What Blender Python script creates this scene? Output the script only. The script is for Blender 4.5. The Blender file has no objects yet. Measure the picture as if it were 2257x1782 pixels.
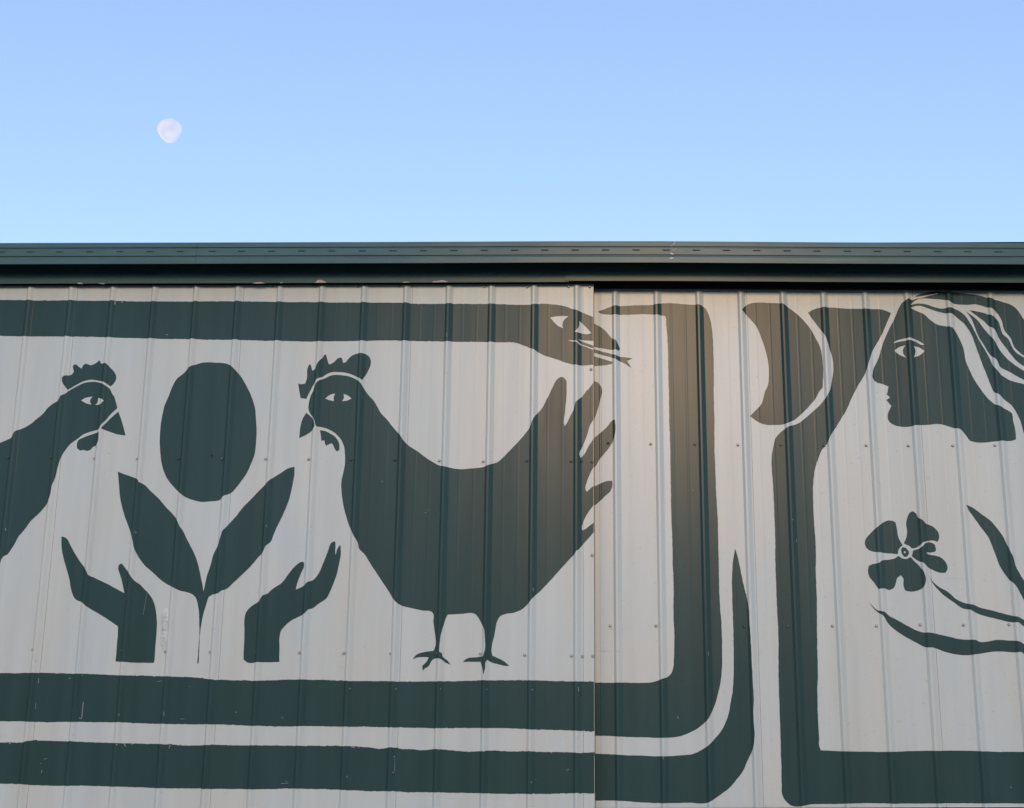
import bpy, math, random
from mathutils import Vector, Matrix
from mathutils.geometry import tessellate_polygon
random.seed(7)
scene = bpy.context.scene
COL = scene.collection

# ------------------------------------------------------------------ camera, light, exposure
F = 2900.0                      # focal length in pixels of the 2257 px wide photograph
UP = Vector((147, 11391, -F)).normalized()
_b = 0.0456
HO = Vector((1, (F * _b - 147) / 11391, _b)).normalized()
IN = UP.cross(HO)
ROT = Matrix((HO, IN, UP))
CAM = Vector((0.0, -6.67, 1.6))
cd = bpy.data.cameras.new('camera')
cam = bpy.data.objects.new('camera', cd)
COL.objects.link(cam)
cd.sensor_width = 36.0
cd.lens = F / 2257 * 36
cd.clip_start = 0.05
cd.clip_end = 6000
cam.matrix_world = Matrix.Translation(CAM) @ ROT.to_4x4()
scene.camera = cam

SUN_EL = math.radians(17)
SUN_AZ = math.radians(4.2)       # to the right of straight behind the camera
to_sun = Vector((math.sin(SUN_AZ) * math.cos(SUN_EL), -math.cos(SUN_AZ) * math.cos(SUN_EL), math.sin(SUN_EL)))
world = bpy.data.worlds.new('World')
scene.world = world
world.use_nodes = True
wn = world.node_tree.nodes
wl = world.node_tree.links
sky = wn.new('ShaderNodeTexSky')
sky.sky_type = 'NISHITA'
sky.sun_disc = False
sky.sun_elevation = SUN_EL
sky.sun_rotation = math.pi - SUN_AZ
sky.altitude = 0
sky.air_density = 1.6
sky.dust_density = 0.2
sky.ozone_density = 4.5
bg = wn['Background']
tint = wn.new('ShaderNodeMix'); tint.data_type = 'RGBA'; tint.blend_type = 'MULTIPLY'
tint.inputs[0].default_value = 1.0; tint.inputs[7].default_value = (1.35, 1.335, 1.68, 1)   # evening white balance of the whole sky
gam = wn.new('ShaderNodeGamma'); gam.inputs[1].default_value = 0.7
wl.new(sky.outputs[0], gam.inputs[0]); wl.new(gam.outputs[0], tint.inputs[6]); wl.new(tint.outputs[2], bg.inputs[0])
bg.inputs[1].default_value = 0.115
sd = bpy.data.lights.new('sun', 'SUN')
sd.energy = 0.55
sd.angle = math.radians(10)
sd.color = (1.0, 0.60, 0.30)
so = bpy.data.objects.new('sun', sd)
COL.objects.link(so)
so.rotation_euler = to_sun.to_track_quat('Z', 'Y').to_euler()
scene.view_settings.view_transform = 'Standard'
scene.view_settings.look = 'None'
scene.view_settings.gamma = 1
scene.view_settings.exposure = 1.1

# ------------------------------------------------------------------ helpers
def ray(px, py):
    return ROT @ Vector((px - 1128.5, 891 - py, -F))
def hit(px, py, yplane=0.0):                 # point of the wall plane (x, z)
    r = ray(px, py)
    t = (yplane - CAM.y) / r.y
    return (CAM.x + r.x * t, CAM.z + r.z * t)
S = 460 / 2163.0
TILE = {'A': (0, 520), 'B': (450, 520), 'C': (900, 520), 'D': (1350, 520), 'E': (1797, 520),
        'F': (0, 860), 'G': (450, 860), 'H': (900, 860), 'I': (1350, 860), 'J': (1797, 860),
        'K': (0, 1200), 'L': (450, 1200), 'M': (900, 1200), 'N': (1350, 1200), 'O': (1797, 1200),
        'P': (0, 1422), 'Q': (450, 1422), 'R': (900, 1422), 'S': (1350, 1422), 'U': (1797, 1422)}
def pts(s):                                  # survey notes of the mural -> points
    out = []; t = None
    for w in s.split():
        if w in TILE: t = TILE[w]; continue
        u, v = w.split(',')
        out.append((t[0] + float(u) * S, t[1] + float(v) * S))
    return out

def obj(name, verts, faces, m, parent=None, smooth=False, **kw):
    me = bpy.data.meshes.new(name)
    me.from_pydata(verts, [], faces)
    me.update()
    if m: me.materials.append(m)
    if smooth:
        for p in me.polygons: p.use_smooth = True
    o = bpy.data.objects.new(name, me)
    COL.objects.link(o)
    if parent: o.parent = parent
    for k, v in kw.items(): o[k] = v
    return o

def box(verts, faces, x0, x1, y0, y1, z0, z1):
    b = len(verts)
    verts += [(x0, y0, z0), (x1, y0, z0), (x1, y1, z0), (x0, y1, z0), (x0, y0, z1), (x1, y0, z1), (x1, y1, z1), (x0, y1, z1)]
    faces += [(b, b + 3, b + 2, b + 1), (b + 4, b + 5, b + 6, b + 7), (b, b + 1, b + 5, b + 4), (b + 1, b + 2, b + 6, b + 5), (b + 2, b + 3, b + 7, b + 6), (b + 3, b, b + 4, b + 7)]

# ------------------------------------------------------------------ materials
def mat(name, base, rough, var=0.0, bump=0.0, streak=(9, 9, 0.6), spec=0.5, bscale=(5, 5, 0.8), metal=0.0, dirt=None, coat=0.0):
    m = bpy.data.materials.new(name); m.use_nodes = True
    n = m.node_tree.nodes; l = m.node_tree.links
    p = n['Principled BSDF']
    p.inputs['Base Color'].default_value = (*base, 1)
    p.inputs['Roughness'].default_value = rough
    p.inputs['Metallic'].default_value = metal
    p.inputs['Specular IOR Level'].default_value = spec
    p.inputs['Coat Weight'].default_value = coat
    p.inputs['Coat Roughness'].default_value = 0.3
    tc = n.new('ShaderNodeTexCoord')
    if var:
        mp = n.new('ShaderNodeMapping'); mp.inputs['Scale'].default_value = streak
        nz = n.new('ShaderNodeTexNoise'); nz.inputs['Scale'].default_value = 1; nz.inputs['Detail'].default_value = 5; nz.inputs['Roughness'].default_value = 0.6
        l.new(tc.outputs['Object'], mp.inputs[0]); l.new(mp.outputs[0], nz.inputs[0])
        cr = n.new('ShaderNodeMapRange'); cr.inputs['From Min'].default_value = 0.3; cr.inputs['From Max'].default_value = 0.7
        cr.inputs['To Min'].default_value = 1 - var; cr.inputs['To Max'].default_value = 1 + var
        l.new(nz.outputs['Fac'], cr.inputs['Value'])
        mx = n.new('ShaderNodeMix'); mx.data_type = 'RGBA'; mx.blend_type = 'MULTIPLY'; mx.inputs[0].default_value = 1
        mx.inputs[6].default_value = (*base, 1); l.new(cr.outputs[0], mx.inputs[7])
        last = mx.outputs[2]
        # warm / cool blotches of old paint
        n3 = n.new('ShaderNodeTexNoise'); n3.inputs['Scale'].default_value = 1.0; n3.inputs['Detail'].default_value = 3
        mp3 = n.new('ShaderNodeMapping'); mp3.inputs['Scale'].default_value = (3.2, 3.2, 1.3)
        l.new(tc.outputs['Object'], mp3.inputs[0]); l.new(mp3.outputs[0], n3.inputs[0])
        rp = n.new('ShaderNodeValToRGB')
        rp.color_ramp.elements[0].position = 0.35; rp.color_ramp.elements[0].color = (0.97, 1.0, 1.03, 1)
        rp.color_ramp.elements[1].position = 0.65; rp.color_ramp.elements[1].color = (1.03, 0.995, 0.97, 1)
        l.new(n3.outputs['Fac'], rp.inputs[0])
        m2 = n.new('ShaderNodeMix'); m2.data_type = 'RGBA'; m2.blend_type = 'MULTIPLY'; m2.inputs[0].default_value = 1
        l.new(last, m2.inputs[6]); l.new(rp.outputs[0], m2.inputs[7])
        last = m2.outputs[2]
        if dirt:                         # fine grime specks
            n4 = n.new('ShaderNodeTexNoise'); n4.inputs['Scale'].default_value = 60; n4.inputs['Detail'].default_value = 4
            l.new(tc.outputs['Object'], n4.inputs[0])
            r4 = n.new('ShaderNodeMapRange'); r4.inputs['From Min'].default_value = 0.66; r4.inputs['From Max'].default_value = 0.74
            r4.inputs['To Max'].default_value = 0.35
            l.new(n4.outputs['Fac'], r4.inputs['Value'])
            m4 = n.new('ShaderNodeMix'); m4.data_type = 'RGBA'; l.new(r4.outputs[0], m4.inputs[0]); l.new(last, m4.inputs[6]); m4.inputs[7].default_value = (*dirt, 1)
            last = m4.outputs[2]
        l.new(last, p.inputs['Base Color'])
    if bump:
        mp2 = n.new('ShaderNodeMapping'); mp2.inputs['Scale'].default_value = bscale
        nb = n.new('ShaderNodeTexNoise'); nb.inputs['Scale'].default_value = 1; nb.inputs['Detail'].default_value = 2
        l.new(tc.outputs['Object'], mp2.inputs[0]); l.new(mp2.outputs[0], nb.inputs[0])
        bp = n.new('ShaderNodeBump'); bp.inputs['Strength'].default_value = 1; bp.inputs['Distance'].default_value = bump
        l.new(nb.outputs['Fac'], bp.inputs['Height']); l.new(bp.outputs[0], p.inputs['Normal'])
    return m
OIL = dict(bump=0.005, bscale=(3.0, 3.0, 0.55))
M_white = mat('cream_panel_paint', (0.632, 0.708, 0.622), 0.30, var=0.05, spec=0.27, dirt=(0.4, 0.38, 0.35), **OIL)
M_green = mat('dark_green_mural_paint', (0.039, 0.084, 0.075), 0.24, var=0.09, spec=0.13, dirt=(0.03, 0.05, 0.05), **OIL)
M_gutter = mat('dark_green_gutter_enamel', (0.082, 0.165, 0.155), 0.28, spec=0.15, var=0.12, bump=0.004, streak=(3, 9, 20), bscale=(2, 4, 4))
M_trim = mat('dark_green_trim_enamel', (0.072, 0.142, 0.130), 0.30, spec=0.15, var=0.12, bump=0.004, streak=(3, 9, 20), bscale=(2, 4, 4))
M_black = mat('black_backing_and_shade', (0.008, 0.008, 0.010), 0.8)  # framing colour; on soffit and strips it stands in for shade
M_slot = mat('dark_slot', (0.010, 0.016, 0.016), 0.6)
M_splash = mat('white_overspray', (0.55, 0.55, 0.54), 0.6, var=0.1)
M_rust = mat('rusted_metal_edge', (0.09, 0.035, 0.02), 0.8, var=0.3)
M_hole = mat('dark_rust', (0.02, 0.006, 0.005), 0.9)
M_screw = mat('cream_screw_head', (0.50, 0.48, 0.455), 0.35)
M_screwg = mat('green_screw_head', (0.06, 0.09, 0.085), 0.3, spec=0.3)
M_washg = mat('dark_washer', (0.02, 0.035, 0.034), 0.6)
M_roof = mat('green_roof_sheet', (0.04, 0.07, 0.07), 0.4, var=0.1)
M_base = mat('dark_rubble_base', (0.08, 0.07, 0.055), 0.9, var=0.6, streak=(25, 25, 25))
M_ground = mat('gravel_ground', (0.085, 0.08, 0.07), 0.95, var=0.4, streak=(6, 6, 6))

def add_dents(m, spots):          # crumples and creases knocked into the sheets
    n = m.node_tree.nodes; l = m.node_tree.links; p = n['Principled BSDF']
    base_n = p.inputs['Normal'].links[0].from_socket
    tc = n.new('ShaderNodeTexCoord'); tot = None
    for (x, z, rx, rz, amp, sc) in spots:
        mp = n.new('ShaderNodeMapping'); mp.vector_type = 'POINT'
        mp.inputs['Location'].default_value = (-x / rx, 0, -z / rz); mp.inputs['Scale'].default_value = (1 / rx, 0, 1 / rz)
        g = n.new('ShaderNodeTexGradient'); g.gradient_type = 'SPHERICAL'
        l.new(tc.outputs['Object'], mp.inputs[0]); l.new(mp.outputs[0], g.inputs[0])
        nz = n.new('ShaderNodeTexNoise'); nz.inputs['Scale'].default_value = sc; nz.inputs['Detail'].default_value = 1
        l.new(tc.outputs['Object'], nz.inputs[0])
        a = n.new('ShaderNodeMath'); a.operation = 'MULTIPLY'; l.new(g.outputs['Fac'], a.inputs[0]); l.new(nz.outputs['Fac'], a.inputs[1])
        b = n.new('ShaderNodeMath'); b.operation = 'MULTIPLY'; l.new(a.outputs[0], b.inputs[0]); b.inputs[1].default_value = amp
        if tot is None: tot = b.outputs[0]
        else:
            c = n.new('ShaderNodeMath'); c.operation = 'ADD'; l.new(tot, c.inputs[0]); l.new(b.outputs[0], c.inputs[1]); tot = c.outputs[0]
    bp = n.new('ShaderNodeBump'); bp.inputs['Strength'].default_value = 1; bp.inputs['Distance'].default_value = 1.0
    l.new(tot, bp.inputs['Height']); l.new(base_n, bp.inputs['Normal']); l.new(bp.outputs[0], p.inputs['Normal'])
spots = []
for s_, yp, rx, rz, amp, sc in (("K 1705,760", 0, 0.022, 0.05, 0.016, 60), ("K 1700,870", 0, 0.016, 0.035, 0.016, 80), ("K 1705,990", 0, 0.022, 0.05, 0.018, 60),
                                ("M 2020,1106", 0.06, 0.045, 0.0025, 0.004, 8), ("N 60,1106", 0.06, 0.014, 0.004, 0.004, 20), ("N 130,872", 0.06, 0.02, 0.004, 0.003, 20),
                                ("M 2110,876", 0.06, 0.02, 0.004, 0.003, 20), ("O 1440,348", 0.06, 0.055, 0.002, 0.002, 6), ("F 1128,655", 0, 0.006, 0.006, 0.006, 3)):
    (a_, b_), = pts(s_); x_, z_ = hit(a_, b_, yp); spots.append((x_, z_, rx, rz, amp, sc))
add_dents(M_white, spots)

# ------------------------------------------------------------------ ground
gv, gf = [], []
gv = [(-1500, -1500, 0), (1500, -1500, 0), (1500, 1500, 0), (-1500, 1500, 0)]
obj('ground', gv, [(0, 1, 2, 3)], M_ground, kind='structure')

# unseen wooded ridge, added behind the camera to darken low light and reflections
from mathutils import noise as mnoise
M_wood = mat('dark_added_ridge', (0.035, 0.045, 0.022), 0.95, var=0.4, streak=(0.6, 0.6, 0.6))
hv, hf = [], []
NX, NY = 260, 26
for j in range(NY + 1):
    for i in range(NX + 1):
        x = -260 + 520 * i / NX; t = j / NY
        y = -38 - 60 * t
        hgt = (9.0 + 3.5 * mnoise.noise(Vector((x * 0.02, 3.1, 0))) - 3.5 * math.exp(-((x - 6) / 9.0) ** 2))
        z = hgt * min(1, t * 9) + (1.4 * mnoise.noise(Vector((x * 0.35, y * 0.35, 1))) + 0.6 * mnoise.noise(Vector((x, y, 5)))) * min(1, t * 6) - 0.3
        hv.append((x, y, z))
for j in range(NY):
    for i in range(NX):
        a = j * (NX + 1) + i
        hf.append((a, a + NX + 1, a + NX + 2, a + 1))
obj('added_ridge', hv, hf, M_wood, kind='structure')

# ------------------------------------------------------------------ building
B = bpy.data.objects.new('metal_building', None)
COL.objects.link(B)
B['label'] = 'long metal shed clad in cream ribbed sheets with dark green hen and woman mural'
B['category'] = 'building'

SEAM = 0.1135
RBACK = 0.06                                   # the right hand sheets sit this much further back
RIBH = 0.0120
def profile(ribs, x0, x1, y):
    """breakpoints (x, y) of the sheet surface, ribs given by the middle of their left flank"""
    p = []
    for i, r in enumerate(ribs):
        nxt = ribs[i + 1] if i + 1 < len(ribs) else r + 0.2286
        a = r - 0.005
        p += [(a, y), (a + 0.0012, y - 0.0012), (a + 0.0098, y - RIBH + 0.0012), (a + 0.0112, y - RIBH), (a + 0.0205, y - RIBH), (a + 0.0235, y - RIBH + 0.0010), (a + 0.0400, y - 0.0014), (a + 0.0440, y)]
        g = nxt - r
        for t in (1 / 3, 2 / 3):
            c = r + 0.014 + g * t
            p += [(c - 0.007, y), (c - 0.003, y - (0.00010 if y == 0 else 0.0002)), (c + 0.003, y - (0.00010 if y == 0 else 0.0002)), (c + 0.007, y)]
    p = [q for q in p if x0 + 1e-4 < q[0] < x1 - 1e-4]
    def yat(x):
        full = p
        for a, b in zip(full, full[1:]):
            if a[0] <= x <= b[0]:
                return a[1] + (b[1] - a[1]) * (x - a[0]) / (b[0] - a[0])
        return y
    return [(x0, y)] + p + [(x1, y)]
ribsL = [0.012 - 0.2286 * i for i in range(26)][::-1]
R0 = [0.2197, 0.4443, 0.6703, 0.897, 1.1219, 1.339, 1.5614, 1.7832, 2.0053, 2.2256]
ribsR = [r * 0.9897 for r in R0]
while ribsR[-1] < 5.8: ribsR.append(ribsR[-1] + 0.2205)
# one extra flat strip with a minor rib left of the first right hand rib
PL = profile(ribsL, ribsL[0] - 0.02, SEAM, 0.0)
r1 = ribsR[0]
PR = profile(ribsR, SEAM + 0.004, ribsR[-1] + 0.10, RBACK)
c = r1 + 0.012 - 0.2286 / 3 - 0.004
PR = [PR[0], (c - 0.007, RBACK), (c - 0.003, RBACK - 0.0012), (c + 0.003, RBACK - 0.0012), (c + 0.007, RBACK)] + PR[1:]

ZBR = (hit(1400, 1781.2, RBACK), hit(2257, 1779.6, RBACK))
def zbot(x):
    if x < SEAM + 0.003: return 1.20
    (xa, za), (xb, zb) = ZBR
    return za + (zb - za) * (x - xa) / (xb - xa)
ZB = 1.19
ZTL = hit(700, 600, 0)[1]
ZTR = hit(1500, 600, RBACK)[1]

def sheet(profile_pts, zb, zt):
    v, f = [], []
    n = 8
    for k in range(n + 1):
        for (x, y) in profile_pts:
            zz = zbot(x); v.append((x, y, zz + (zt - zz) * k / n))
    w = len(profile_pts)
    for k in range(n):
        for i in range(w - 1):
            a = k * w + i
            f.append((a, a + 1, a + w + 1, a + w))
    return obj('wall_panel', v, f, M_white, B)
def split(P, cuts):
    out = []; cur = []
    ci = 0
    for q in P:
        while ci < len(cuts) and q[0] > cuts[ci]:
            yb = q[1]
            cur.append((cuts[ci] - 0.0006, P[0][1])); out.append(cur)
            cur = [(cuts[ci] + 0.0006, P[0][1])]; ci += 1
        cur.append(q)
    out.append(cur)
    return out
cutsL = sorted([ribsL[-1 - 4 * k] + 0.0455 for k in range(7) if -1 - 4 * k >= -26 and ribsL[-1 - 4 * k] + 0.0455 < SEAM - 0.02])
cutsR = [ribsR[k] + 0.0455 for k in range(3, len(ribsR), 4)]
for s in split(PL, cutsL): sheet(s, ZB, ZTL)
for s in split(PR, cutsR): sheet(s, ZB, ZTR)
# dark framing behind the sheets
v, f = [], []
box(v, f, ribsL[0], SEAM - 0.002, 0.004, 0.05, ZB, ZTR)
box(v, f, SEAM - 0.002, ribsR[-1] + 0.1, RBACK + 0.004, RBACK + 0.05, 1.30, ZTR)
obj('framing', v, f, M_black, B)
# edge of the left hand sheets: thin folded return, rusty behind
v, f = [], []
box(v, f, SEAM - 0.0026, SEAM - 0.0012, -0.0022, 0.0035, ZB, ZTL)
obj('edge_trim', v, f, M_white, B)
v, f = [], []
box(v, f, SEAM - 0.0008, SEAM + 0.0022, 0.0035, RBACK, ZB, ZTL)
obj('rusted_edge', v, f, M_rust, B)

# ------------------------------------------------------------------ mural
def smooth_poly(P, step=5.0, jit=0.35, rough=0.0, seed=0):
    rnd = random.Random(seed)
    n = len(P)
    V = [Vector(p) for p in P]
    V = [V[i] for i in range(n) if (V[i] - V[i - 1]).length > 0.6]
    n = len(V)
    corner = []; tan = []
    for i in range(n):
        a = V[i] - V[i - 1]; b = V[(i + 1) % n] - V[i]
        ang = a.angle(b)
        corner.append(ang > math.radians(48))
        tan.append((a.normalized() * b.length + b.normalized() * a.length).normalized() if ang < 3.0 else b.normalized())
    out = []
    ph = [rnd.uniform(0, 6.28) for _ in range(6)]
    s = 0.0
    for i in range(n):
        j = (i + 1) % n
        p0, p1 = V[i], V[j]; d = p1 - p0; L = d.length
        t0 = (d / L if corner[i] else tan[i]) * L
        t1 = (d / L if corner[j] else tan[j]) * L
        k = max(1, int(L / step)); k = min(k, 60)
        nor = Vector((-d.y, d.x)) / L
        for q in range(k):
            t = q / k
            h00 = 2 * t**3 - 3 * t**2 + 1; h10 = t**3 - 2 * t**2 + t; h01 = -2 * t**3 + 3 * t**2; h11 = t**3 - t**2
            p = p0 * h00 + t0 * h10 + p1 * h01 + t1 * h11
            ss = s + L * t
            w = jit * (math.sin(ss / 7.0 + ph[0]) * 0.5 + math.sin(ss / 17.0 + ph[1]) * 0.7 + math.sin(ss / 3.1 + ph[2]) * 0.35)
            if rough:
                w += rough * rnd.uniform(-1, 1) * (0.6 if rnd.random() < 0.85 else 2.2)
            out.append(p + nor * w)
        s += L
    return out

def clip_half(poly, x, keep_right):
    out = []
    n = len(poly)
    for i in range(n):
        a, b = poly[i], poly[(i + 1) % n]
        ia = (a[0] >= x) if keep_right else (a[0] <= x)
        ib = (b[0] >= x) if keep_right else (b[0] <= x)
        if ia: out.append(a)
        if ia != ib:
            t = (x - a[0]) / (b[0] - a[0])
            out.append((x, a[1] + (b[1] - a[1]) * t))
    return out

def paint_faces(verts, faces, outer, holes, side, zmax, off=0.0007):
    Pf = PL if side == 'L' else PR
    yp = 0.0 if side == 'L' else RBACK
    loops = [[Vector((*hit(p[0], p[1], yp), 0)) for p in lp] for lp in [outer] + holes]
    flat = [q for lp in loops for q in lp]
    tris = tessellate_polygon(loops)
    xs = [q[0] for q in Pf]
    import bisect
    for tri in tris:
        T = [(flat[i].x, min(flat[i].y, zmax)) for i in tri]
        lo = min(p[0] for p in T); hi = max(p[0] for p in T)
        k0 = max(0, bisect.bisect_right(xs, lo) - 1); k1 = min(len(xs) - 2, bisect.bisect_left(xs, hi))
        rest = clip_half(T, xs[k0], True) if xs[k0] > lo else T
        for k in range(k0, k1 + 1):
            if len(rest) < 3: break
            piece = clip_half(rest, xs[k + 1], False)
            rest = clip_half(rest, xs[k + 1], True)
            if len(piece) < 3: continue
            ar = 0
            for i in range(len(piece)):
                a, b = piece[i], piece[(i + 1) % len(piece)]
                ar += a[0] * b[1] - a[1] * b[0]
            if abs(ar) < 1e-9: continue
            if ar < 0: piece = piece[::-1]
            (xa, ya), (xb, yb) = Pf[k], Pf[k + 1]
            b0 = len(verts)
            sl = (yb - ya) / (xb - xa)
            nx, ny = sl, -1.0; ln = math.hypot(nx, ny)
            for (x, z) in piece:
                verts.append((x, ya + sl * (x - xa) - off, z))
            faces.append(tuple(range(b0, b0 + len(piece))))

def painted(name, parts, m=None, parent=None, **kw):
    v, f = [], []
    for i, (side, outer, holes, opt) in enumerate(parts):
        jit, rough = opt
        O = smooth_poly(pts(outer), jit=jit, rough=rough, step=(3.2 if rough else 5), seed=hash_name(name) + i)
        H = [smooth_poly(pts(h), step=3.0, jit=0.15, seed=i) for h in holes]
        paint_faces(v, f, O, H, side, ZTL - 0.0 if side == 'L' else ZTR)
    return obj(name, v, f, m or M_green, parent or B, **kw)
def hash_name(s): return sum(ord(ch) * (k + 1) for k, ch in enumerate(s))
N_ = (0.3, 0.0); RG = (0.35, 0.55)

snake_L = "A -500,655 0,665 270,670 700,672 1140,676 1570,683 1990,682 2100,682 B 310,680 660,686 1190,690 1620,694 2060,698 C 0,702 380,706 820,708 1260,715 1400,706 1470,710 1560,720 1640,738 1700,758 1770,785 1840,812 1912,842 1960,860 1960,1337 1925,1337 1770,1346 1700,1335 1620,1313 1550,1285 1400,1235 1300,1185 1210,1145 1130,1115 870,1105 420,1098 0,1090 B 2060,1088 1640,1090 1180,1097 740,1090 290,1080 0,1076 A 2020,1074 1600,1068 1150,1055 700,1045 290,1045 0,1038 -500,1028"
sn_holes = ["C 1470,848 1536,835 1610,832 1660,834 1612,878 1597,920 1605,960 1560,940 1510,895",
            "C 1775,888 1832,938 1898,1010 1870,1019 1775,1012 1720,1000 1765,955",
            "C 1755,1080 1840,1086 1950,1092 1950,1148 1925,1142 1840,1112",
            "C 1648,1082 1750,1097 1772,1115 1845,1143 1950,1178 1950,1192 1915,1182 1820,1145 1765,1127 1742,1106 1690,1095"]
jaw_R = "C 1890,888 1925,908 1960,930 2000,952 2055,998 2100,1055 2140,1092 D 15,1068 38,1095 60,1135 78,1175 60,1197 44,1184 20,1184 C 2110,1185 2030,1172 1890,1148"
tongue_R = "C 1890,1168 1940,1182 2020,1205 2110,1228 D 10,1235 60,1250 140,1262 208,1272 150,1298 170,1332 197,1370 130,1328 60,1298 20,1278 C 2110,1265 2030,1243 1890,1200"
ljaw_R = "C 1890,1240 1940,1255 2040,1285 2118,1308 2108,1332 2050,1342 1925,1350 1890,1350"
painted('painted_snake', [('L', snake_L, sn_holes, (0.3, 0.3)), ('R', jaw_R, [], N_), ('R', tongue_R, [], N_), ('R', ljaw_R, [], N_)])

frame_R = "C 1962,788 2050,755 2130,728 D 40,730 240,722 420,716 560,700 610,700 720,710 860,717 905,720 960,752 1000,830 1025,930 1040,1060 1048,1300 1050,1600 I 1055,300 1058,600 1068,900 1080,1150 1092,1400 N 1097,0 1105,400 1115,650 1130,850 1137,1050 1135,1220 S 1137,170 1130,300 1115,420 1090,520 1045,660 1010,730 970,790 905,850 820,900 720,940 640,955 520,963 300,957 100,951 R 2110,945 1950,942 1850,940 1850,390 1960,391 2050,392 2140,390 S 100,390 250,394 400,388 480,365 520,350 570,332 600,305 625,255 635,210 637,150 640,0 N 640,950 633,750 632,400 625,200 620,0 I 605,1100 600,700 590,350 585,100 D 580,1500 578,1300 570,1100 560,950 552,850 545,830 480,826 440,821 40,820 C 2110,819 2030,815 1985,803"
band_L = "P -500,284 0,292 400,290 820,298 1280,315 1800,328 2100,345 Q 0,347 560,369 1020,358 1480,371 1950,378 2100,380 R 0,380 300,378 540,374 800,367 1250,367 1550,374 1780,380 1945,380 2000,381 2000,900 1945,897 1740,888 1480,881 1320,876 820,860 540,862 300,862 0,858 Q 1950,855 1620,848 1500,848 1050,842 750,845 560,840 250,828 0,824 P 1720,820 1300,805 850,798 380,798 200,793 0,790 -500,780"
painted('painted_frame', [('R', frame_R, [], (0.3, 0.15)), ('L', band_L, [], RG)])

tail_L = "P -500,1000 0,1010 90,1010 240,1008 280,998 600,998 900,1005 1220,1018 1500,1022 1700,1030 2080,1040 Q 0,1038 380,1040 700,1042 1100,1046 1480,1048 1700,1060 1830,1075 1900,1064 2000,1066 2050,1080 R 0,1080 130,1090 300,1080 450,1095 640,1105 850,1095 1080,1105 1250,1100 1350,1108 1480,1112 1600,1110 1780,1117 1945,1115 2000,1115 2000,1540 1700,1538 1300,1545 850,1540 500,1532 200,1528 0,1525 Q 2000,1518 1680,1515 1600,1508 1450,1503 1000,1490 550,1495 200,1493 0,1490 P 1700,1485 1250,1470 900,1460 380,1455 290,1450 200,1440 0,1440 -500,1428"
tail_R = "R 1850,1124 1960,1128 2140,1136 S 100,1142 300,1146 520,1155 700,1145 860,1120 980,1050 1090,940 1150,850 1200,720 1225,600 1245,480 1255,250 1256,0 N 1250,850 1243,600 1240,280 1250,170 1263,90 1268,48 1285,90 1310,180 1340,330 1370,470 1402,610 1410,680 1420,860 1432,1050 1445,1300 1458,1560 S 1463,590 1458,650 1462,800 1468,900 1465,1000 1445,1100 1400,1200 1350,1310 1290,1390 1190,1500 1110,1560 1050,1600 1000,1630 800,1635 520,1640 250,1628 50,1615 R 1960,1612 1850,1612"
painted('painted_tail', [('L', tail_L, [], RG), ('R', tail_R, [], (0.3, 0.15))])

painted('painted_egg', [('L', "A 1740,1685 1790,1560 1835,1480 1900,1430 1960,1370 2050,1330 2110,1316 B 60,1313 120,1316 190,1319 260,1337 330,1400 400,1490 450,1580 500,1690 G 520,150 537,300 542,400 538,550 520,680 480,780 430,880 350,990 280,1070 200,1107 170,1135 50,1155 F 2116,1160 2010,1145 1920,1110 1860,1065 1780,980 1720,895 1690,820 1665,700 1657,550 1657,500 1665,380 1680,270 1710,150", [], N_)])

hen_body = "F -500,800 -150,620 0,548 140,470 155,440 200,415 250,395 330,345 370,310 460,230 475,207 540,150 620,95 632,68 670,45 A 700,1620 780,1570 860,1530 940,1515 1010,1518 1060,1535 1100,1560 1140,1590 1165,1640 F 1185,70 1200,120 1217,190 1150,250 1090,320 1045,380 1036,407 950,430 870,460 800,510 735,555 680,620 640,680 615,750 595,830 575,920 545,1000 525,1100 500,1160 440,1240 400,1285 310,1370 260,1440 185,1530 150,1600 K 150,0 120,50 80,105 45,125 22,160 12,205 -150,360 -500,620"
painted('painted_hen', [
    ('L', hen_body, ["F 842,110 880,85 920,74 960,68 938,100 935,130 948,152 900,142", "F 1018,83 1060,98 1085,118 1065,130 1055,148 985,158 1010,130 1015,105"], N_),
    ('L', "A 700,1598 650,1510 650,1475 670,1455 745,1438 765,1410 755,1360 765,1338 790,1335 820,1362 845,1378 865,1340 890,1328 945,1345 980,1330 1030,1290 1050,1325 1100,1325 1145,1370 1190,1420 1205,1475 1180,1530 1145,1563 1080,1520 1010,1502 930,1495 850,1515 780,1553", [], N_),
    ('L', "F 1227,225 1255,300 1280,380 1302,472 1210,458 1130,430 1053,403 1090,350 1150,290", [], N_),
    ('L', "F 1030,437 1027,520 1000,578 965,590 940,620 905,632 865,620 830,628 800,605 797,585 810,525 850,500 920,470", [], N_)],
    label='dark green hen facing right, cut by the left edge')

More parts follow.
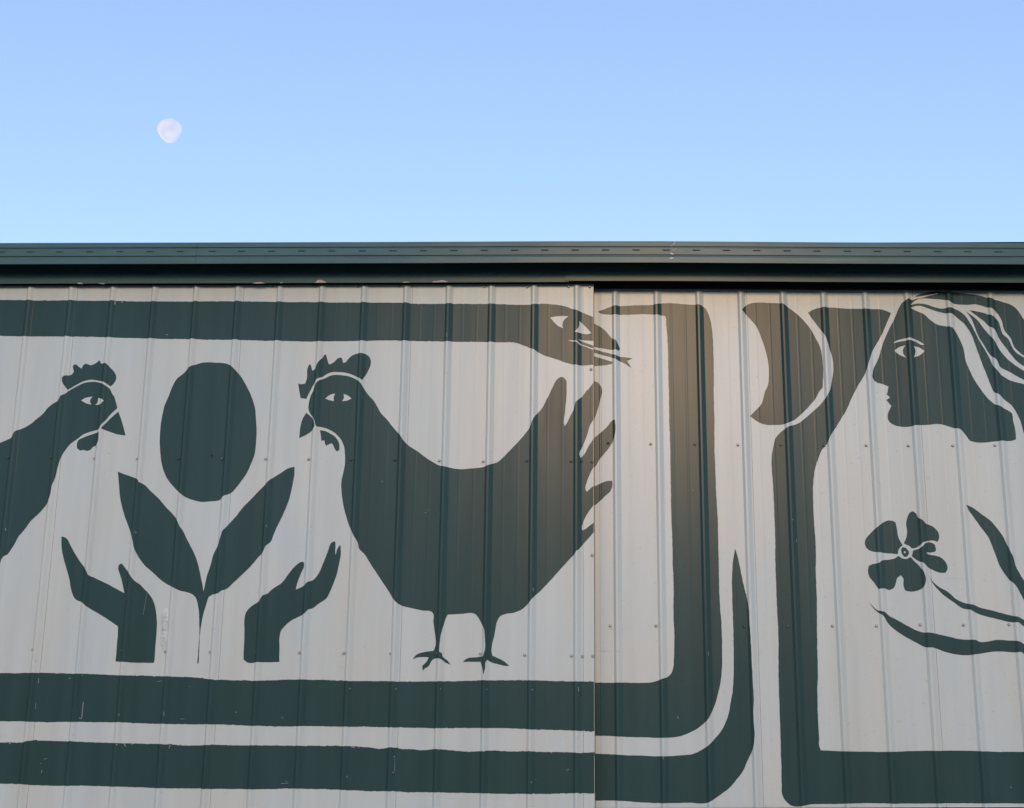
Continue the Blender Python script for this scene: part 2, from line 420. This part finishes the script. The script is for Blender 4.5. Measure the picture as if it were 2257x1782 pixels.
painted('painted_sprout', [('L', "F 1222,845 1280,870 1360,900 1435,935 1445,957 1485,975 1560,1045 1640,1120 1720,1215 1800,1300 1850,1370 1870,1420 1885,1440 1930,1530 1975,1620 K 2035,150 2070,280 2095,400 2110,492 L 30,330 70,200 95,110 148,0 G 150,1600 180,1510 190,1470 230,1420 320,1320 410,1210 480,1140 560,1055 660,955 690,930 780,870 820,845 870,815 938,797 936,870 920,970 890,1100 840,1240 780,1370 720,1500 685,1580 640,1620 620,1665 L 610,85 580,115 500,210 400,310 300,400 220,470 185,478 148,512 90,522 50,545 30,600 0,690 K 2095,780 2080,870 2072,950 2065,1100 2058,1235 2047,1235 2055,1100 2065,950 2066,800 2062,700 2045,600 2030,555 2000,525 1945,500 1860,480 1800,450 1660,365 1580,290 1490,210 1430,120 1390,20 F 1385,1580 1350,1470 1300,1330 1270,1230 1245,1110 1232,980", [], N_)])

painted('painted_hand', [('L', "F 636,1522 660,1522 685,1535 730,1610 K 775,90 830,180 905,285 918,320 970,345 1090,400 1200,458 1290,507 1275,430 1250,330 1228,225 1240,205 1265,200 1310,260 1360,330 1395,380 1440,410 1500,470 1550,520 1590,590 1610,650 1622,740 1625,870 1612,1050 1605,1170 1595,1230 1460,1228 1350,1226 1285,1222 1198,1216 1208,1090 1222,930 1222,850 1100,770 1000,705 900,645 860,605 780,570 755,530 742,490 720,370 690,250 650,110 637,20", [], N_)])
painted('painted_hand', [('L', "G 1358,1570 1362,1620 L 1358,60 1360,105 1366,105 1375,60 1395,20 1415,10 1416,110 1395,220 1355,370 1310,480 1270,560 1180,620 1120,665 1085,675 1050,712 960,762 900,795 820,865 800,890 785,940 780,1100 780,1220 650,1225 560,1222 440,1222 408,1195 410,1100 418,900 418,780 430,720 480,650 580,580 610,532 655,512 690,480 810,395 870,315 960,210 1000,185 1030,183 1035,210 1000,310 965,400 950,470 1040,425 1080,390 1115,380 1180,315 1240,180 1290,50 G 1310,1590 1335,1572", [], N_)])

roo_L = "G 1138,0 1105,60 1085,130 1080,190 1095,240 1130,290 1165,380 1220,385 1290,408 1360,450 1420,520 1450,590 1460,680 1458,780 1440,870 1422,940 1424,1060 1440,1180 1470,1300 1500,1400 1545,1500 1600,1620 L 1600,30 1660,100 1705,170 1760,260 1850,395 1920,500 1985,595 2040,635 M 0,655 150,688 240,698 255,712 260,800 272,900 272,1085 262,1105 150,1122 80,1150 45,1195 80,1178 155,1170 210,1172 190,1215 145,1260 148,1312 165,1290 205,1268 245,1205 260,1192 340,1192 385,1230 440,1250 400,1200 355,1165 350,1130 320,1115 325,1040 345,920 370,830 385,780 408,730 540,722 700,730 725,760 750,810 785,880 795,980 795,1100 775,1160 700,1172 640,1175 590,1195 565,1222 640,1218 750,1218 765,1280 783,1350 798,1280 810,1210 822,1200 850,1220 920,1240 1000,1260 1045,1262 1000,1220 920,1175 872,1155 862,1110 868,1040 890,950 905,860 925,790 950,750 1000,725 1090,712 1190,665 1250,605 1290,557 1380,475 1500,345 1620,210 1680,147 1720,108 1740,72 1775,50 H 1770,1650 1830,1580 1935,1460 1970,1425 1970,1335 1935,1365 1880,1405 1830,1445 1805,1458 1797,1440 1810,1380 1850,1290 1925,1190 1970,1135 1970,968 1925,992 1880,1030 1850,1055 1838,1040 1845,970 1880,880 1920,800 1970,740 1970,430 1925,498 1870,580 1805,690 1783,705 1772,670 1800,600 1850,480 1890,350 1920,305 1970,270 C 1970,1470 1925,1518 1860,1600 H 1850,0 1805,65 1760,105 1730,135 1715,200 1680,270 1640,350 1620,375 1613,350 1625,230 1640,0 C 1640,1560 1630,1490 1605,1468 1580,1465 1530,1500 1500,1560 1440,1690 H 1440,80 1400,170 1380,200 1315,270 1280,330 1265,370 1190,480 1080,600 980,700 920,750 860,770 780,798 650,815 520,820 380,795 340,788 200,715 100,640 0,572 G 2070,530 2030,470 1950,380 1880,290 1850,260 1740,90 B 1700,1650 1640,1560 1620,1525 1590,1500 1500,1458 1400,1443 1330,1446 1250,1480 1180,1515 1160,1540 1130,1600"
painted('painted_rooster', [
    ('L', roo_L, ["G 1256,90 1290,60 1325,42 1360,38 1343,70 1345,115 1290,105", "G 1445,42 1490,58 1528,88 1490,108 1427,118 1445,90"], N_),
    ('L', "B 975,1530 1000,1540 1045,1535 1062,1490 1070,1380 1085,1340 1100,1332 1110,1360 1120,1400 1150,1385 1165,1350 1190,1310 1225,1270 1245,1235 1265,1232 1275,1270 1290,1330 1310,1332 1350,1310 1385,1270 1420,1262 1432,1285 1440,1320 1470,1312 1495,1275 1570,1225 1640,1222 1690,1235 1725,1280 1725,1330 1700,1400 1640,1500 1590,1468 1480,1425 1390,1412 1300,1420 1220,1465 1180,1482 1150,1520 1110,1590 1058,1692 1000,1683 988,1610", [], N_),
    ('L', "G 1058,238 1090,262 1125,300 1145,350 1150,375 1132,410 1100,440 1040,475 985,500 990,440 1005,350 1025,290", [], N_),
    ('L', "G 1200,418 1240,422 1300,450 1350,480 1385,520 1402,570 1402,620 1380,638 1360,625 1340,580 1322,552 1300,560 1265,577 1255,560 1248,525 1235,522 1215,530 1210,480", [], N_),
    ('R', "C 1890,1550 1930,1507 1965,1520 1995,1560 2010,1620 H 2008,20 1995,80 1965,190 1930,300 1890,370", [], N_),
    ('R', "H 1890,530 1935,492 1980,455 2060,380 2110,320 2138,308 2148,400 2135,480 2100,570 2040,650 1980,725 1940,795 1890,850", [], N_),
    ('R', "H 1890,1010 1940,995 2000,965 2060,945 2112,942 2112,1010 2095,1050 2040,1100 1985,1155 1940,1192 1890,1220", [], N_)],
    label='large dark green rooster facing left')

painted('painted_crescent', [('R', "D 1340,775 1370,735 1430,702 1500,695 1620,697 1770,712 1850,765 1950,850 2040,950 2110,1070 E 40,1130 65,1220 78,1350 80,1500 65,1590 J 55,0 0,95 I 2070,130 1980,230 1870,320 1800,352 1690,362 1580,358 1500,325 1422,270 1480,215 1540,150 1590,0 D 1600,1580 1620,1450 1615,1330 1590,1200 1550,1080 1500,960 1450,890 1390,825", [], N_)])

wframe = "D 2025,797 2080,770 2140,750 E 80,745 340,757 600,762 690,765 785,800 730,930 718,960 660,1080 580,1225 555,1300 510,1440 440,1560 375,1690 J 320,210 260,310 200,410 150,490 120,560 70,620 30,710 10,770 I 2090,880 2080,1000 2078,1100 2085,1300 2100,1500 N 2105,0 2108,300 2115,500 2120,850 2122,1100 2128,1400 S 2125,400 2128,700 2140,950 U 41,1050 58,1092 300,1102 650,1108 1230,1096 1700,1100 1900,1108 2163,1108 2600,1108 2600,1645 1800,1642 1300,1642 850,1645 600,1640 350,1645 0,1650 S 1830,1650 1790,1610 1760,1550 1752,1450 1750,1250 1740,950 1730,600 1722,400 1720,0 N 1715,850 1700,550 1690,250 I 1685,1500 1672,1150 1660,950 1652,680 1665,590 1690,500 1730,450 1820,385 1920,350 2000,290 2080,220 J 100,95 E 150,1600 175,1480 185,1350 178,1270 150,1180 125,1100 70,1000 D 2102,905 2060,850"
painted('painted_arch', [('R', wframe, [], (0.3, 0.15))])

face = "E 965,655 905,690 860,760 820,860 760,980 700,1120 650,1280 592,1430 595,1480 640,1520 700,1540 757,1562 745,1640 J 735,45 775,78 735,105 790,165 765,215 750,260 755,310 790,350 830,370 980,380 1040,368 1150,362 1290,355 1370,375 1450,400 1500,410 1570,480 1610,530 1640,538 1900,532 1960,528 2030,528 2080,512 2070,400 2050,310 2040,245 2000,215 1930,180 1860,150 1800,100 1720,0 E 1620,1440 1560,1300 1530,1150 1490,1060 1440,980 1420,960 1380,945 1270,925 1200,880 1120,810 1050,780 985,748 1030,730 1060,725 1160,750 1260,785 1380,810 1410,810 1480,860 1550,920 1610,1010 1650,1110 1700,1250 1760,1400 1810,1530 1860,1630 J 1915,60 1960,100 2030,155 2080,225 2120,310 2163,455 2300,760 E 2300,1590 2163,1540 2000,1490 1900,1420 1850,1370 1810,1280 1720,1120 1660,1010 1600,900 1530,810 1480,775 1410,748 1300,755 1250,745 1130,710 1060,703 985,720 1010,692 1055,664 1112,652 1190,653 1280,660 1360,670 1420,700 1570,718 1660,712 1750,735 1840,765 1890,810 1935,890 1955,975 2030,1070 2060,1150 2100,1195 2163,1243 2300,1310 2300,1000 2163,870 2090,765 2040,725 1950,690 1840,660 1700,620 1520,600 1400,586 1230,578 1120,598 1060,618 1030,637 1150,618 1262,597 1268,605 1180,622 1112,645 1050,655 1000,668"
hair_c = "E 1560,783 1640,840 1690,885 1740,955 1810,1040 1860,1110 1900,1170 2000,1285 2080,1350 2163,1400 2300,1460 2300,1555 2163,1495 2010,1410 1910,1355 1880,1300 1830,1258 1740,1120 1690,1040 1650,940 1610,850"
hair_d = "E 1595,773 1700,790 1790,815 1840,840 1900,895 1920,960 1940,1020 2000,1070 2030,1130 2070,1200 2163,1262 2300,1330 2300,1420 2163,1355 2100,1310 2020,1220 1960,1140 1900,1060 1860,985 1800,940 1750,890 1680,835"
painted('painted_woman', [
    ('R', face, ["E 808,1115 830,1095 900,1072 985,1062 1060,1085 1133,1130 1110,1133 1040,1100 985,1086 910,1092", "E 820,1193 860,1160 935,1135 912,1170 910,1215 945,1265 880,1240", "E 1018,1145 1080,1160 1133,1195 1090,1235 1020,1263 1038,1210 1035,1175"], N_),
    ('R', hair_c, [], N_), ('R', hair_d, [], N_)], label='dark green woman in profile facing left with flowing hair')

painted('painted_flower', [
    ('R', "J 905,1610 860,1530 845,1430 830,1370 795,1355 720,1362 680,1390 620,1440 560,1500 520,1550 517,1610 O 530,40 585,75 660,86 760,95 855,103 856,75 868,45 895,18", [], N_),
    ('R', "J 917,1590 945,1520 950,1440 942,1400 955,1320 980,1270 1010,1257 1045,1280 1065,1325 1110,1350 1140,1380 1230,1425 1275,1480 1283,1530 1265,1575 1215,1560 1150,1572 1110,1580 1085,1610 1050,1635 1000,1643 975,1615 950,1605", [], N_),
    ('R', "J 1013,1665 1060,1650 1110,1620 1135,1592 1215,1588 1240,1605 1252,1650 O 1245,75 1225,83 1148,85 1165,102 1230,115 1310,145 1355,195 1372,250 1350,295 1300,297 1230,275 1160,235 1110,190 1080,180 1000,125 1010,95", [], N_),
    ('R', "O 860,120 825,145 770,160 690,172 655,195 590,208 555,225 545,270 560,340 610,400 655,465 720,460 770,475 810,455 835,400 850,350 885,322 910,350 912,430 930,480 960,488 1050,482 1105,460 1140,385 1120,290 1080,225 1030,180 985,132 940,155 900,148", [], N_),
    ('R', "O 905,30 940,40 970,75 970,100 950,130 920,130 895,95 888,55", ["O 917,75 928,70 940,83 930,95 918,90"], (0.1, 0.0))])
painted('painted_leaf', [('R', "J 1560,1190 1610,1210 1720,1285 1810,1350 1890,1440 1950,1530 2000,1640 O 1995,20 2010,70 2050,140 2075,230 2110,290 2163,380 2300,560 2300,760 2163,580 2130,520 2080,440 2040,400 1980,330 1910,220 1870,120 J 1855,1680 1830,1610 1800,1540 1700,1400 1620,1290 1575,1225", [], N_)])
painted('painted_leaf', [('R', "O 1175,325 1210,380 1265,432 1370,490 1470,575 1540,607 1600,625 1640,630 1700,655 1850,690 1960,722 2050,745 2100,755 2163,785 2300,830 2300,920 2163,850 2100,810 2040,810 1900,780 1760,745 1650,705 1600,680 1530,665 1430,600 1300,500 1230,420", [], N_)])
painted('painted_leaf', [('R', "O 547,592 600,650 650,688 710,700 770,745 850,785 960,850 1050,895 1120,915 1200,918 1350,950 1500,985 1600,992 1660,992 1700,1010 1780,1010 1870,992 2000,1000 2110,1008 2163,1035 2300,1080 2300,1210 2163,1135 2130,1118 2080,1123 1930,1112 1830,1115 1700,1135 1600,1150 1530,1150 1440,1140 1330,1110 1210,1070 1150,1070 1060,1030 980,985 850,905 750,815 700,745 640,700 590,650", [], N_)])

# bare spots and scratches in the green paint, drips along its edges
v, f = [], []
def stroke(side, s, w=1.4, off=0.0013):
    P = pts(s); V = [Vector(p) for p in P]
    for a, b in zip(V, V[1:]):
        d = (b - a); n = Vector((-d.y, d.x)).normalized() * w / 2
        paint_faces(v, f, [a - n * 0.6, b - n, b + n * 0.8, a + n], [], side, 9, off)
for s, w in [("P 865,590 848,755", 1.6), ("P 820,755 850,765", 1.5), ("P 404,345 398,395", 1.2), ("P 715,347 735,346", 1.4), ("P 852,315 856,322", 1.5),
             ("P 455,1183 488,1178", 1.0), ("P 415,1233 428,1226", 1.0), ("P 436,1295 428,1330", 1.2), ("P 1212,1022 1220,1040", 2), ("P 1290,1022 1300,1052", 2.4),
             ("P 1370,1020 1366,1036", 1.6), ("P 1765,1035 1752,1072", 1.4), ("P 95,1012 110,1026", 2.4), ("P 1625,380 1672,373", 0.8), ("P 1705,690 1708,735", 1.2),
             ("P 1868,768 1912,766", 0.7), ("P 372,600 370,665", 0.8), ("P 1240,712 1242,735", 1.2), ("P 1968,430 1974,432", 1.2),
             ("Q 1508,445 1516,460", 1.8), ("Q 1988,448 1990,465", 1.6), ("Q 328,690 334,702", 1.4), ("Q 800,748 822,762", 0.8), ("Q 795,1436 872,1432", 0.9),
             ("Q 850,1412 856,1420", 1.2), ("Q 1975,1150 1968,1165", 1.6), ("Q 1976,1180 1974,1310", 0.7), ("Q 1950,1318 1970,1320", 1.5), ("Q 1482,1355 1484,1375", 1.2),
             ("Q 1520,1052 1560,1062", 2.2), ("Q 1590,1050 1608,1066", 1.5), ("R 1762,440 1764,482", 1.6), ("R 1286,458 1288,470", 1.8), ("R 812,458 814,466", 1.6),
             ("R 335,452 337,460", 1.4), ("R 1270,1420 1282,1424", 1.8), ("R 1636,1300 1664,1290", 0.8), ("R 1322,1390 1324,1394", 1.2), ("R 1484,1112 1488,1124", 1.8),
             ("R 530,372 544,376", 1.4), ("F 66,1435 68,1460", 1.6), ("F 1408,1475 1418,1482", 2.0), ("H 176,1268 182,1274", 1.4), ("H 206,1244 210,1250", 1.2),
             ("K 1525,505 1484,730", 0.5), ("L 572,38 578,42", 1.3), ("M 1292,455 1296,488", 1.3), ("A 1200,680 1192,715", 2.2), ("A 1262,680 1270,696", 2.2),
             ("A 1720,1024 1738,1030", 1.4), ("C 400,1010 404,1060", 0.8), ("G 1846,945 1848,952", 1.4), ("G 650,1405 654,1420", 1.2), ("G 914,940 918,955", 1.0)]:
    stroke('L', s, w)
for s, w in [("S 676,735 680,765", 1.2), ("S 990,66 994,110", 0.9), ("I 1855,1350 1872,1348", 1.2), ("I 1905,1548 1903,1580", 0.9), ("U 2022,1470 2036,1482", 1.2),
             ("S 524,1160 528,1185", 1.2), ("I 712,830 717,834", 1.0), ("I 833,1034 836,1044", 1.2)]:
    stroke('R', s, w)
M_scratch = mat('scuffed_paint', (0.34, 0.36, 0.34), 0.5)
obj('bare_spots', v, f, M_scratch, B, kind='stuff')

# ------------------------------------------------------------------ eaves: gutter, trim, closure and shade strips
topline = [(-1500, 545), (-700, 539.5), (0, 536.1), (460, 534.9), (900, 533.6), (1200, 532.3), (1420, 532.1), (1600, 533), (1800, 534.5), (2257, 536.3), (2900, 538), (3700, 541)]
def edge_line(y, dpx):                          # the eaves line, dpx photo pixels below the skyline, at depth y
    return [hit(px, py + dpx, y) for px, py in topline]
X0, X1 = ribsL[0] - 0.15, ribsR[-1] + 0.2
def zline(y, dpx):
    L = edge_line(y, dpx)
    def g(x):
        for a, b in zip(L, L[1:]):
            if a[0] <= x <= b[0]: return a[1] + (b[1] - a[1]) * (x - a[0]) / (b[0] - a[0])
        return L[0][1] if x < L[0][0] else L[-1][1]
    return g
def extrude(name, prof, xs, m, **kw):           # prof: list of (y, dpx, dz)
    zf = [zline(y, d) for (y, d, dz) in prof]
    v, f = [], []
    for x in xs:
        for (y, d, dz), z in zip(prof, zf): v.append((x, y, z(x) + dz))
    w = len(prof)
    for k in range(len(xs) - 1):
        for i in range(w - 1):
            a = k * w + i
            f.append((a, a + w, a + w + 1, a + 1))
    f.append(tuple(range(w))); f.append(tuple(range((len(xs) - 1) * w, len(xs) * w))[::-1])
    return obj(name, v, f, m, kw.pop('parent', B), **kw)
def span(a, b, n=24): return [a + (b - a) * k / n for k in range(n + 1)]
GY = -0.17
gprof = [(GY + 0.03, 2, 0.003), (GY + 0.004, 0, 0.0), (GY, 1.2, 0.0), (GY, 10.5, 0.0), (GY + 0.006, 12.0, 0.0), (GY + 0.006, 13.4, 0), (GY, 15.0, 0.0), (GY, 29.0, 0.0),
         (GY + 0.006, 31.0, 0.0), (GY + 0.006, 32.0, 0.0), (GY + 0.001, 34.5, 0.0), (GY + 0.002, 46.5, 0.0), (GY + 0.006, 47.5, 0.0), (GY + 0.008, 47.5, 0.004),
         (GY + 0.035, 42.0, 0.0), (GY + 0.035, 2.0, 0.0)]
xj = hit(434, 550, GY)[0]
xj2 = hit(2900, 550, GY)[0]
gut1 = extrude('gutter', gprof, span(X0, xj - 0.0012), M_gutter)
gut2 = extrude('gutter', [(y - 0.0015, d, dz) for (y, d, dz) in gprof], span(xj + 0.0005, X1, 30), M_gutter)
# slots pressed in the gutter face
slot_u = []
for t, us in (('A', (20, 310, 620, 933, 1243, 1555, 1868)), ('B', (85, 390, 700, 1010, 1323, 1640, 1957)), ('C', (155, 473, 787, 1100, 1415, 1730, 2045)),
              ('D', (245, 557, 870, 1183, 1495, 1810, 2118)), ('E', (330, 640, 953, 1265, 1578, 1892, 2205))):
    for u in us: slot_u.append(TILE[t][0] + u * S)
k = slot_u[0]; pre = [k - 66.5 * i for i in range(1, 8)]
k = slot_u[-1]; post = [k + 66.5 * i for i in range(1, 8)]
zs = zline(GY - 0.0015, 19.3)
sm = None
for px in pre + slot_u + post:
    x = hit(px, 553, GY)[0]
    par = gut1 if x < xj else gut2
    yf = GY - (0.0 if x < xj else 0.0015)
    if sm is None:
        v, f = [], []
        # a shallow hood pressed outward with a dark mouth under it
        w, h, d = 0.0205, 0.0042, 0.0022
        v = [(-w, 0, h), (w, 0, h), (w * 0.9, -d, 0.0005), (-w * 0.9, -d, 0.0005), (w * 0.9, -0.0004, -0.0035), (-w * 0.9, -0.0004, -0.0035)]
        f = [(0, 3, 2, 1), (3, 5, 4, 2)]
        sm = bpy.data.meshes.new('slot'); sm.from_pydata(v, [], f); sm.update()
        sm.materials.append(M_gutter); sm.materials.append(M_slot); sm.polygons[1].material_index = 1
    o = bpy.data.objects.new('slot', sm); COL.objects.link(o); o.parent = par
    o.location = (x, yf - 0.0005, zs(x))
# soffit behind the gutter, coloured black for the shadow under the eave
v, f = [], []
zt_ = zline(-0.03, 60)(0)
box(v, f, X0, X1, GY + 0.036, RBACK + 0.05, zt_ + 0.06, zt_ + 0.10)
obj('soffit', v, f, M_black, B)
# trim boards
TY = -0.045
xt = hit(1245.6, 600, TY)[0]
tl = [(TY + 0.012, 57.0, 0.03), (TY + 0.004, 60.0, 0.0), (TY, 66, 0.0), (TY, 89.5, 0.0), (TY + 0.003, 90.3, 0), (TY + 0.012, 90.3, 0.002)]
tr = [(TY + 0.008, 56.0, 0.03), (TY - 0.003, 58.5, 0.0), (TY - 0.006, 66, 0.0), (TY - 0.006, 87.0, 0.0), (TY - 0.002, 87.8, 0), (TY + 0.010, 88.4, 0.002)]
extrude('trim_board', tl, span(X0, xt + 0.02), M_trim)
extrude('trim_board', tr, span(xt, X1), M_trim)
cl = [(-0.022, 70, 0), (-0.022, 94.5, 0), (0.0, 94.5, 0), (0.0, 70, 0)]  # black strip paints in the shaded gap below the trim
extrude('closure_shade_strip', cl, span(X0, SEAM), M_black)
cr = [(0.030, 60, 0), (0.030, 105.6, 0), (RBACK, 105.6, 0), (RBACK, 60, 0)]  # black covers both the closure and the shade under the trim
extrude('closure_shade_strip', cr, span(SEAM + 0.001, X1), M_black)

# white overspray on the trim and bird droppings on the gutter
def blob(name, yp, s, seed, parent):
    P = smooth_poly(pts(s), step=2.0, jit=0.3, rough=0.5, seed=seed)
    L = [Vector((*hit(p[0], p[1], yp), 0)) for p in P]
    t = tessellate_polygon([L])
    return [(q.x, yp, q.y) for q in L], t
def splash(name, yp, items, parent=None):
    for i, s in enumerate(items):
        a, t = blob(name, yp, s, i, None)
        obj(name, a, [tuple(q) for q in t], M_splash, parent or B)
splash('overspray', TY - 0.001, ["B 500,495 540,483 610,485 630,494", "B 785,490 805,482 815,491", "B 1140,488 1165,472 1170,460 1215,458 1245,470 1268,487",
       "B 2050,486 2090,475 2130,484", "C 225,482 280,470 390,468 412,480", "A 795,495 830,486 860,500", "A 1015,495 1085,492 1085,502", "C 795,385 800,384 796,405 790,405"])
splash('bird_dropping', GY - 0.0030, ["D 620,95 640,78 655,66 650,82 630,95", "D 605,110 615,106 612,114", "D 610,136 625,134 628,142 612,142", "D 640,133 665,138 642,142", "D 580,185 610,174 640,190 655,196 620,196",
        "D 578,240 605,226 625,224 636,240 605,243", "D 625,152 638,154 634,160", "D 636,62 650,61 645,69"], gut2)

# ------------------------------------------------------------------ screws
def screw_mesh(m):
    v, f = [], []
    def ring(r, y, n, ph=0.3):
        b = len(v)
        for k in range(n):
            a = ph + 2 * math.pi * k / n
            v.append((r * math.cos(a), y, r * math.sin(a)))
        return b
    n = 12
    a = ring(0.0076, 0, n); b = ring(0.0073, -0.0022, n); c = ring(0.0050, -0.0024, n); d = ring(0.0048, -0.0070, n); e = ring(0.0038, -0.0080, n)
    for p, q in ((a, b), (b, c), (c, d), (d, e)):
        for k in range(n): f.append((p + k, p + (k + 1) % n, q + (k + 1) % n, q + k))
    f.append(tuple(e + k for k in range(n)))
    me = bpy.data.meshes.new('screw'); me.from_pydata(v, [], f); me.update(); me.materials.append(m); me.materials.append(M_washer)
    for k in range(n): me.polygons[k].material_index = 1; me.polygons[n + k].material_index = 1
    return me
M_washer = mat('grey_neoprene_washer', (0.25, 0.24, 0.23), 0.6)
SW, SG = screw_mesh(M_screw), screw_mesh(M_screwg)
SG.materials[1] = M_washg
def screws(s, side, green=()):
    for i, p in enumerate(pts(s)):
        yp = 0.0 if side == 'L' else RBACK
        x, z = hit(p[0], p[1], yp)
        o = bpy.data.objects.new('screw', SG if i in green else SW)
        COL.objects.link(o); o.parent = B
        o.location = (x, yp - 0.0010, z)
        o.rotation_euler = (random.uniform(-0.12, 0.12), random.uniform(0, 3), random.uniform(-0.12, 0.12))
screws("F 90,698 532,700 980,710 1423,713 1848,715 G 183,715 638,717 1082,720 1522,725 1976,727 H 321,735 775,743 1227,737 1687,742 1793,740 1905,747", 'L', (0, 1, 4, 5, 8, 9, 12, 13, 14, 15))
screws("K 339,1093 819,1098 1264,1101 1712,1113 L 63,1118 543,1116 987,1124 1448,1131 1932,1133 M 290,1130 747,1137 1206,1148 1692,1158 1806,1162 1913,1160 C 1893,1387 M 1906,115", 'L', (2, 5, 9))
screws("A 252,528 690,530 1112,528 1553,530 1970,532 B 285,522 710,523 1150,526 1595,530 2025,526 C 352,522 787,530 1232,532 1662,530 1776,532 1880,532 R 1928,1128", 'L', (16,))
screws("H 2070,553 I 395,562 852,565 1300,571 1742,569 J 90,578 528,577 963,580 1425,578 1860,575 M 2093,845 N 450,846 1363,853 1817,853 O 177,848 632,847 1087,836 1535,838 2007,834", 'R', (0, 2, 4, 5, 12, 13))

# small holes punched in the egg
v, f = [], []
for s in ("G 80,680", "G 82,709"):
    v, f = [], []
    (px, py), = pts(s); x, z = hit(px, py, 0); r = 0.0058 if py < 1007 else 0.0024
    b = len(v)
    for k in range(10): v.append((x + r * math.cos(k * 0.628), -0.0014, z + r * math.sin(k * 0.628)))
    f.append(tuple(range(b, b + 10)))
    obj('rust_hole', v, f, M_hole, B)

# ------------------------------------------------------------------ rest of the building
v, f = [], []
box(v, f, X0 + 0.1, SEAM + 0.002, 0.01, 0.30, 0, 1.199)
box(v, f, SEAM + 0.002, X1 - 0.1, RBACK - 0.01, 0.30, 0, 1.199)
obj('base_wall', v, f, M_base, B)
zr = zline(GY, 0)(0)
v = [(X0, GY + 0.036, zr - 0.004), (X1, GY + 0.036, zr - 0.004), (X1, 9, zr + 0.55), (X0, 9, zr + 0.55),
     (X0, GY + 0.036, zr - 0.02), (X1, GY + 0.036, zr - 0.02), (X1, 9, zr + 0.50), (X0, 9, zr + 0.50)]
obj('roof', v, [(0, 1, 2, 3), (4, 7, 6, 5), (0, 4, 5, 1), (2, 6, 7, 3), (0, 3, 7, 4), (1, 5, 6, 2)], M_roof, B)
v, f = [], []
box(v, f, X0 + 0.11, X0 + 0.2, 0.31, 8.9, 0, zr - 0.05)
box(v, f, X1 - 0.2, X1 - 0.11, 0.31, 8.9, 0, zr - 0.05)
box(v, f, X0 + 0.2, X1 - 0.2, 8.8, 8.9, 0, zr - 0.05)
obj('outer_wall', v, f, M_white, B)

# ------------------------------------------------------------------ moon
mm = bpy.data.materials.new('moonlight'); mm.use_nodes = True
n = mm.node_tree.nodes; l = mm.node_tree.links
n.remove(n['Principled BSDF'])
out = n['Material Output']
em = n.new('ShaderNodeEmission'); tr_ = n.new('ShaderNodeBsdfTransparent'); mx = n.new('ShaderNodeMixShader')
tc = n.new('ShaderNodeTexCoord'); nz = n.new('ShaderNodeTexNoise'); nz.inputs['Scale'].default_value = 1.8; nz.inputs['Detail'].default_value = 1
cr_ = n.new('ShaderNodeValToRGB')
cr_.color_ramp.elements[0].position = 0.38; cr_.color_ramp.elements[0].color = (0.62, 0.66, 0.86, 1)
cr_.color_ramp.elements[1].position = 0.6; cr_.color_ramp.elements[1].color = (0.76, 0.77, 0.90, 1)
l.new(tc.outputs['Generated'], nz.inputs[0]); l.new(nz.outputs['Fac'], cr_.inputs[0]); l.new(cr_.outputs[0], em.inputs[0])
em.inputs[1].default_value = 0.50
sx = n.new('ShaderNodeSeparateXYZ'); l.new(tc.outputs['Generated'], sx.inputs[0])
fd = n.new('ShaderNodeMath'); fd.operation = 'SUBTRACT'; l.new(sx.outputs['Z'], fd.inputs[0]); l.new(sx.outputs['X'], fd.inputs[1])
fr = n.new('ShaderNodeMapRange'); fr.inputs['From Min'].default_value = -0.95; fr.inputs['From Max'].default_value = 0.1
fr.inputs['To Min'].default_value = 0.15; fr.inputs['To Max'].default_value = 0.92; l.new(fd.outputs[0], fr.inputs['Value']); l.new(fr.outputs[0], mx.inputs[0])
l.new(tr_.outputs[0], mx.inputs[1]); l.new(em.outputs[0], mx.inputs[2]); l.new(mx.outputs[0], out.inputs[0])
mout = [(490, 800), (520, 660), (620, 540), (760, 460), (950, 410), (1130, 420), (1300, 490), (1430, 590), (1510, 720), (1540, 880), (1510, 1000), (1450, 1150), (1370, 1290), (1220, 1410), (1060, 1460), (900, 1430), (780, 1330), (660, 1210), (570, 1060), (510, 940)]
mo = [(320 + u * 0.05268, 240 + w_ * 0.05268) for u, w_ in mout]
MD = 3000.0
cx = sum(p[0] for p in mo) / len(mo); cy = sum(p[1] for p in mo) / len(mo)
def onsky(px, py, k=1.0): return CAM + ray(px, py) / F * MD * k
ctr = onsky(cx, cy)
mv, mf = [], []
RN = 7
for side_ in (1, -1):
    for i in range(RN):
        r = math.cos(i / RN * math.pi / 2); dd = math.sin(i / RN * math.pi / 2)
        for p in mo:
            q = onsky(cx + (p[0] - cx) * r, cy + (p[1] - cy) * r)
            mv.append(q - (ctr - CAM).normalized() * dd * 28 * side_)
    mv.append(ctr - (ctr - CAM).normalized() * 28 * side_)
nn = len(mo); blk = nn * RN + 1
for s_ in range(2):
    o0 = s_ * blk
    for i in range(RN - 1):
        for k in range(nn):
            a, b = o0 + i * nn + k, o0 + i * nn + (k + 1) % nn
            mf.append((a, b, b + nn, a + nn))
    for k in range(nn): mf.append((o0 + (RN - 1) * nn + k, o0 + (RN - 1) * nn + (k + 1) % nn, o0 + RN * nn))
mv = [q - ctr for q in mv]
moon = obj('moon', [tuple(q) for q in mv], mf, mm, None, smooth=True)
moon.location = ctr
moon['label'] = 'pale gibbous moon in the clear blue sky above the roof'
moon['category'] = 'moon'
